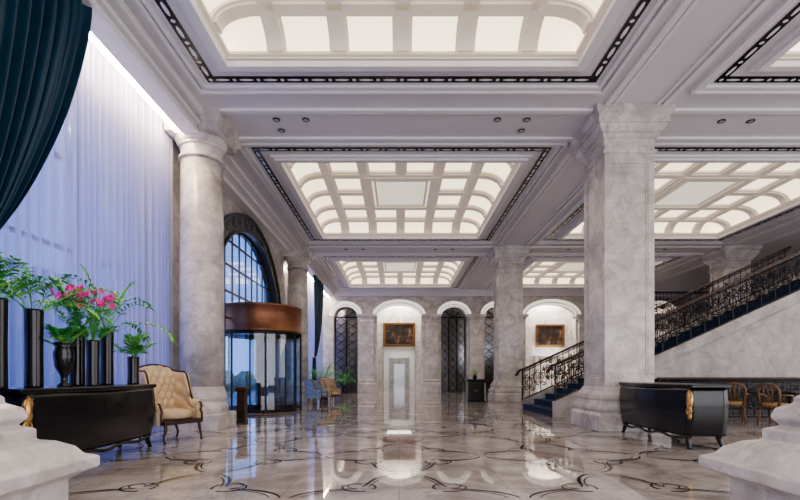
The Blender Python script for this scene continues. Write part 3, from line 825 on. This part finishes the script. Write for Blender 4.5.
for (ya, yb) in ((-.03, .19),):
    mb.add([(-.05,ya,SH),(Lx,ya,Lz+SH),(Lx,yb,Lz+SH),(-.05,yb,SH),(-.05,ya,SH+.07),(Lx,ya,Lz+SH+.07),(Lx,yb,Lz+SH+.07),(-.05,yb,SH+.07)],
           [(3,2,1,0),(4,5,6,7),(0,1,5,4),(1,2,6,5),(2,3,7,6),(3,0,4,7)])
    mb.add([(.75,-.02,.44),(Lx,-.02,Lz+.06),(Lx,.01,Lz+.06),(.75,.01,.44),(.75,-.02,.48),(Lx,-.02,Lz+.10),(Lx,.01,Lz+.10),(.75,.01,.48)],
           [(3,2,1,0),(4,5,6,7),(0,1,5,4),(1,2,6,5),(2,3,7,6),(3,0,4,7)])
    mb.box(2.2, Lx, -.03, .16, 1.0, 1.10)
mb.obj("stringer_moulding", 'stair_stone', th)
mb = MB(); mb.add([(2.7,.1,1.0),(Lx,.1,Lz-.3),(Lx,DY1-DY0-.1,Lz-.3),(2.7,DY1-DY0-.1,1.0)], [(0,1,2,3)]); mb.obj("soffit", 'stair_stone', th)

def spiral(cx, cz, r, t0, turns, n=16):
    return [(cx+r*(1-.8*i/n)*cos(t0+turns*2*pi*i/n), 0, cz+r*(1-.8*i/n)*sin(t0+turns*2*pi*i/n)) for i in range(n+1)]
bal = MB()
bal.tube([(0,0,-.02),(0,0,.95)], .015, 5)
bal.tube(spiral(.088,.66,.085,pi,1.0), .015, 4); bal.tube(spiral(-.088,.66,.085,0,-1.0), .015, 4)
bal.tube(spiral(.088,.24,.085,pi,-1.0), .015, 4); bal.tube(spiral(-.088,.24,.085,0,1.0), .015, 4)
bal.tube([(.085*cos(a)*1.0, 0, .45+.12*sin(a)) for a in [2*pi*i/12 for i in range(12)]], .015, 4, True)
bal.tube([(-.18+.05*cos(a), 0, .45+.17*sin(a)) for a in [2*pi*i/10 for i in range(10)]], .012, 4, True)
bal.tube([(-.18,0,.04),(-.18,0,.93)], .012, 4)
bal.cur = 1; bal.lathe([(0,.42),(.026,.45),(0,.48)], 8, cap=False); bal.lathe([(0,.78),(.02,.81),(0,.84)], 8, cap=False)
def railing(label, loc, n, dx, dz, z0=1.02, start_scroll=True):
    th = thing("railing", label, "railing", loc)
    first = None
    for k in range(n):
        if first is None: o = first = bal.obj("baluster", ['iron', 'gold'], th)
        else: o = first.copy(); C.objects.link(o); o.parent = th
        o.location = ((k+.5)*dx, 0, (k+.5)*dz+.05)
    mb = MB()
    pts = [(-.22,0,z0-.12),(-.16,0,z0-.05),(0,0,z0)] if start_scroll else [(-.08,0,z0),(0,0,z0)]
    pts += [(n*dx*i/12, 0, z0+n*dz*i/12) for i in range(1, 13)]
    mb.tube(pts, .036, 8)
    if start_scroll: mb.tube([(-.22+.08*(1-i/18)*cos(i/18*3*pi), 0, z0-.17+.08*(1-i/18)*sin(pi*.3+i/18*3*pi)) for i in range(19)], .022, 6)
    mb.obj("handrail", 'rail', th, True)
    mb = MB(); mb.tube([(0,0,.05),(n*dx,0,n*dz+.05)], .02, 6); mb.tube([(0,0,z0-.08),(n*dx,0,n*dz+z0-.08)], .018, 6); mb.obj("bottom_rail", 'iron', th)
    mb = MB(); mb.tube([(-.05,0,-.3 if start_scroll else 0),(-.05,0,z0-.03)], .028, 8); mb.cur = 1; mb.lathe([(0,z0*.4),(.045,z0*.45),(0,z0*.5)], 10, -.05, 0, False); mb.obj("newel_post", ['iron', 'gold'], th)
    return th
railing("black wrought iron scroll stair railing with brown wooden handrail", (SX0+.05, DY0+.08, SH+.06), NS-1, TR, RI, z0=.98)
railing("black iron scroll railing along the inner side of the stairs", (SX0+.05, DY1-.08, .27), NS-1, TR, RI)
railing("low black iron scroll railing beneath the staircase side", (6.55, 11.12, 0), 18, .36, 0, z0=1.0, start_scroll=False)

mb = MB(); mb.box(SX0+Lx, 18.3, DY0-.3, DY1+.3, Lz-.35, Lz); mb.box(12.4, 18.3, 21.8, 27.3, Lz-.35, Lz); mb.box(16, 18.3, DY1+.3, 21.8, Lz-.35, Lz)
struct(mb.obj("floor_mezzanine", 'stair_stone'))
railing("black iron scroll railing of the mezzanine balcony", (12.5, 21.9, Lz+.02), 15, .36, 0, start_scroll=False)

th = thing("bar_counter", "long black lacquer counter with brass inlay under staircase", "counter", (6.4, 12.3, 0))
mb = MB(); mb.box(0, 7.0, 0, .6, 0, .92); mb.obj("body", 'lacquer', th)
mb = MB(); mb.box(-.05, 7.05, -.08, .65, .92, .98); mb.obj("counter_top", 'vase', th)
mb = MB()
for k in range(9):
    x = .1+k*.77
    rect = [(x,-.01,.12),(x+.62,-.01,.12),(x+.62,-.01,.82),(x,-.01,.82)]; mb.tube(rect, .008, 4, True)
    mb.tube([(x+.31,-.01,.12),(x+.62,-.01,.47),(x+.31,-.01,.82),(x,-.01,.47)], .006, 4, True)
mb.obj("brass_inlay", 'gold', th)
mb = MB(); mb.box(6.3, 18.2, 14.7, 14.74, 0, 1.2); struct(mb.obj("wall_under_stairs", 'wood'))

# ------------------------------------------------------------ arcade furnishings
def painting(loc, w, h, label):
    th = thing("framed_painting", label, "painting", loc)
    mb = MB()
    for (i, d) in ((0, .06), (.05, .09), (.10, .05)):
        x, z = w/2+.10-i, h/2+.10-i
        mb.box(-x, x, -d, 0, z-.05, z); mb.box(-x, x, -d, 0, -z, -z+.05); mb.box(-x, -x+.05, -d, 0, -z+.05, z-.05); mb.box(x-.05, x, -d, 0, -z+.05, z-.05)
    mb.obj("frame", 'oldgold', th)
    mb = MB(); mb.box(-w/2, w/2, -.03, 0, -h/2, h/2); mb.obj("canvas", 'canvas', th)
painting((0, 29.19, 3.74), 1.9, 1.35, "dark landscape painting in gilt frame above corridor door")
painting((9.9, 29.19, 3.66), 1.7, 1.3, "dark painting in gilt frame on recessed marble wall")
def screen(cx, hw, label):
    th = thing("lattice_screen", label, "screen", (cx, 27.9, 0), group="iron lattice screens")
    sp, ri = 4.72, .60; n_ = 16
    arc = [(-hw*cos(pi*i/n_), sp+ri*sin(pi*i/n_)) for i in range(n_+1)]
    mb = MB(); pl = [(-hw, 0)]+arc+[(hw, 0)]; N_ = len(pl)
    mb.add([(x, .05, z) for x, z in pl]+[(x, .07, z) for x, z in pl], [tuple(range(N_)), tuple(reversed(range(N_, 2*N_)))]+[(i, (i+1) % N_, (i+1) % N_+N_, i+N_) for i in range(N_)])
    mb.obj("mirror_panel", 'mirror', th)
    mb = MB(); n = max(2, int(hw*2/.5)); dx = 2*hw/n
    for i in range(n+1): mb.tube([(-hw+i*dx,0,.02),(-hw+i*dx,0,4.7)], .026, 4)
    for j in range(9):
        z = .02+j*.52
        for i in range(n):
            x = -hw+i*dx; mb.tube([(x,0,z+.25),(x+dx/2,0,z+.5),(x+dx,0,z+.25),(x+dx/2,0,z)], .018, 4, True)
    mb.tube([(-hw,0,4.72),(hw,0,4.72)], .03, 4)
    mb.tube([(x*.96,0,z-.02) for x, z in arc], .03, 4)
    for a in (.25, .5, .75): mb.tube([(0,0,4.72),(-hw*cos(pi*a)*.96,0,sp+ri*sin(pi*a)-.02)], .018, 4)
    mb.obj("lattice", 'iron', th)
for cx, hw in ((-3.3,.72),(3.37,.76),(6.0,.72),(12.75,.76)): screen(cx, hw, "dark wrought iron lattice screen filling arcade opening")

th = thing("display_cabinet", "white display cabinet with added-glow shelves beneath painting", "cabinet", (9.9, 28.95, 0))
mb = MB(); mb.box(-1,1,.16,.2,0,2.3); mb.box(-1,-.94,-.2,.2,0,2.3); mb.box(.94,1,-.2,.2,0,2.3); mb.box(-1.05,1.05,-.23,.2,2.3,2.38); mb.obj("body", 'white', th)
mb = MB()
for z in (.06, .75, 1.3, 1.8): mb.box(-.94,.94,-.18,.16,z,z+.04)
mb.obj("shelf", 'selfglow', th)  # shelves glow by added emission, they are no lamps
bt = MB(); bt.lathe([(.05,0),(.09,.08),(.08,.2),(.03,.27),(.045,.32)], 14)
first = None
for i, (x, z) in enumerate([(-.7,.79),(-.2,.79),(.3,.79),(.75,.79),(-.5,1.34),(.05,1.34),(.6,1.34),(-.7,1.84),(-.1,1.84),(.5,1.84)]):
    if first is None: o = first = bt.obj("bottle_vase", 'oldgold', None, True)
    else: o = first.copy(); C.objects.link(o)
    o.location = (9.9+x, 28.93, z); single(o, "small dark bronze bottle vase on white display shelf", "vase", "vases on the display shelves")

th = thing("cabinet_pedestal", "dark square lacquer cabinet with brass edging near column", "cabinet", (3.1, 18.2, 0))
mb = MB(); mb.sq([(.36,0),(.36,.06),(.33,.08),(.33,.84),(.38,.88),(.38,.92)]); mb.obj("body", 'lacquer', th)
for s in (-1, 1):
    mb = MB(); mb.box(min(s*.02,s*.30), max(s*.02,s*.30), -.345, -.33, .12, .8); d_ = mb.obj("door", 'lacquer', th)
    mb = MB(); mb.tube([(s*.05,-.36,.42),(s*.05,-.36,.52)], .01, 6); mb.obj("handle", 'gold', d_)
th = thing("flower_arrangement", "cream blossom arrangement in small black vase", "flowers", (3.1, 18.2, .92))
mb = MB(); mb.lathe([(.05,0),(.09,.06),(.08,.14),(.05,.18),(.06,.2)], 16); mb.obj("vase", 'vase', th, True)
mb = MB()
for i in range(60):
    a = random.random()*6.3; b_ = random.random(); r_ = .18*math.sqrt(b_)
    c = Vector((r_*cos(a), r_*sin(a), .22+random.random()*.2)); mb.cur = i % 2
    mb.tube([(0,0,.15), c], .003, 3); mb.lathe([(0,c.z-.02),(.03,c.z),(0,c.z+.02)], 6, c.x, c.y, False)
mb.obj("blossoms", ['cream', 'leaf2'], th)

th = thing("litter_bin", "slim dark wooden stand with flared top beside pilaster", "bin", (-3.62, 10.25, 0))
mb = MB(); mb.sq([(.11,0),(.11,.05),(.09,.07),(.09,.70),(.12,.74),(.12,.80)]); mb.obj("body", 'wood', th)
mb = MB(); mb.sq([(.125,.80),(.10,.83)]); mb.obj("lid", 'oldgold', th)

dl = MB(); dl.lathe([(.075,-.0),(.075,-.015),(.05,-.02)], 20, cap=False); dl.cur = 1
dl.add([(.052*cos(2*pi*k/16), .052*sin(2*pi*k/16), -.006) for k in range(16)], [tuple(reversed(range(16)))])
first = None
for (x, y) in [(-2.5,9.05),(-1.9,9.05),(2.0,9.05),(2.6,9.05),(-2.5,9.45),(2.6,9.45),(-2.2,18.4),(2.2,18.4),(-1.5,18.4),(1.5,18.4),(6.6,9.1),(7.2,9.1),(10.5,9.1),(7,18.4),(11,18.4)]:
    if first is None: o = first = dl.obj("recessed_downlight", ['lattice', 'lampglow'])
    else: o = first.copy(); C.objects.link(o)
    o.location = (x, y, H); single(o, "small round recessed ceiling downlight with dark rim", "light", "recessed ceiling downlights")

# ------------------------------------------------------------ floor inlay
mb = MB()
S = .70
for ix in range(-2, 3):
    cx = .05+ix*2.15
    for j in range(11):
        cy = 3.9+j*2.15
        if abs(cx) > 3.9 and (8.3 < cy < 10.3 or 17.5 < cy < 19.6): continue
        z = .0015
        for q in range(4):
            t0 = q*pi/2
            for (ra, wd, span) in ((1.18, .028, .66), (1.07, .012, .60)):
                for s in (-1, 1):
                    pts = []
                    for i in range(26):
                        f = i/25; t = t0+s*(.07+span*f); r_ = S*ra*(1+.26*cos(4*t))
                        pts.append((cx+r_*cos(t), cy+r_*sin(t)))
                    mb.ribbon(pts, (lambda t, wd=wd: wd*(.5+sin(pi*t))), z, False)
            t1 = t0+pi/4
            ox, oy = cx+S*.66*cos(t1), cy+S*.66*sin(t1)
            for s in (-1, 1):
                pts = []
                for i in range(28):
                    f = i/27; rr = S*.28*(1-.7*f); tt = t1+s*(.25+f*2*pi*.75)
                    pts.append((ox+S*.28*cos(t1)+rr*cos(tt+pi), oy+S*.28*sin(t1)+rr*sin(tt+pi)))
                mb.ribbon(pts, lambda t: .020*(1-t)+.008, z+.0008*(1 if s > 0 else 2), False)
trim(mb, 'inlay', "dark scrolling stone inlay set in the marble floor")

# ------------------------------------------------------------ exterior
mb = MB(); mb.box(-60, -5.6, -20, 70, -.35, -.15); o = mb.obj("pavement", 'ground'); single(o, "grey stone pavement outside the entrance", "ground")
th = thing("office_building", "blue-grey office building with gridded windows across the street", "building", (-30, 38, -.15))
mb = MB(); mb.box(-4, 4, -22, 22, 0, 9); mb.obj("body", 'facade', th)
mb = MB()
for i in range(20):
    y = -21+i*2.2; mb.box(4, 4.15, y, y+.3, 0, 9)
for j in range(6): mb.box(4, 4.2, -22, 22, j*1.6, j*1.6+.35)
mb.box(-4, 4, -22.15, -22, 0, 9)
mb.obj("facade_grid", 'ground', th)
for i in range(4):
    mb = MB()
    def hf(u, v, s=i):
        a = u*2*pi; b = v*pi; r = 1+.12*sin(a*5+s)*sin(b*4)
        return (.6*r*cos(a)*sin(b), 1.0*r*sin(a)*sin(b), .68-.7*r*cos(b))
    mb.grid(hf, 24, 14); o = mb.obj("shrub", 'hedge', None, True, (-9.5, 21+i*3.2, -.08)); single(o, "rounded green shrub outside the glass door", "shrub", "shrubs outside the entrance")

# ------------------------------------------------------------ lights
def area(name, loc, rot, sx, sy, e, col):
    l = bpy.data.lights.new(name, 'AREA'); l.shape = 'RECTANGLE'; l.size = sx; l.size_y = sy; l.energy = e; l.color = col
    o = bpy.data.objects.new(name, l); C.objects.link(o); o.location = loc; o.rotation_euler = rot
    o["label"] = "daylight, lamp or added fill lighting the lobby"; o["category"] = "light"; return o
area("daylight", (-6.6, 5.8, 3.2), (0, -pi/2, 0), 6, 6, 330, (.40, .50, 1.0))
area("daylight", (-6.6, 23, 3.2), (0, -pi/2, 0), 6, 7, 420, (.42, .55, 1.0))
area("window_daylight", (5, -3.3, 2.6), (pi/2, 0, 0), 18, 4.6, 720, (.93, .93, 1.0))  # added fill behind the camera, this wall has no window
area("window_daylight", (18.1, 5.5, 2.6), (0, pi/2, 0), 4.6, 14, 460, (.97, .94, 1.0))  # added fill out of frame, the right wall is solid
for x, w in ((-3.3,1),(0,2.2),(3.35,1),(6,1),(9.35,2.6),(12.7,1),(16,1.5)):
    area("cove_lamp", (x, 28.6, 6.1), (0, 0, 0), w, .5, 70*w, (1, .93, .84))
area("corridor_lamp", (0, 31.9, 3.15), (0, 0, 0), 1.8, 4, 55, (1, .96, .92))
area("corridor_lamp", (0, 38, 3.15), (0, 0, 0), 1.5, 4, 34, (1, .96, .92))
area("shelf_lamp", (9.9, 28.3, 3.0), (math.radians(25), 0, 0), 1.8, .2, 25, (1, .95, .88))

w = bpy.data.worlds.new("sky"); bpy.context.scene.world = w; w.use_nodes = True
bg = w.node_tree.nodes["Background"]; bg.inputs[0].default_value = (.30, .46, .85, 1); bg.inputs[1].default_value = 1.9
vs_ = bpy.context.scene.view_settings
vs_.view_transform = 'AgX'; vs_.exposure = 0.22
try: vs_.look = 'AgX - Medium High Contrast'
except Exception: pass

# ------------------------------------------------------------ camera
cam = bpy.data.cameras.new("camera"); co = bpy.data.objects.new("camera", cam); C.objects.link(co)
co.location = (0, 0, 1.1); co.rotation_euler = (pi/2, 0, 0)
cam.sensor_width = 36; cam.lens = 20; cam.shift_y = .156; cam.shift_x = .001; cam.clip_start = .05
bpy.context.scene.camera = co
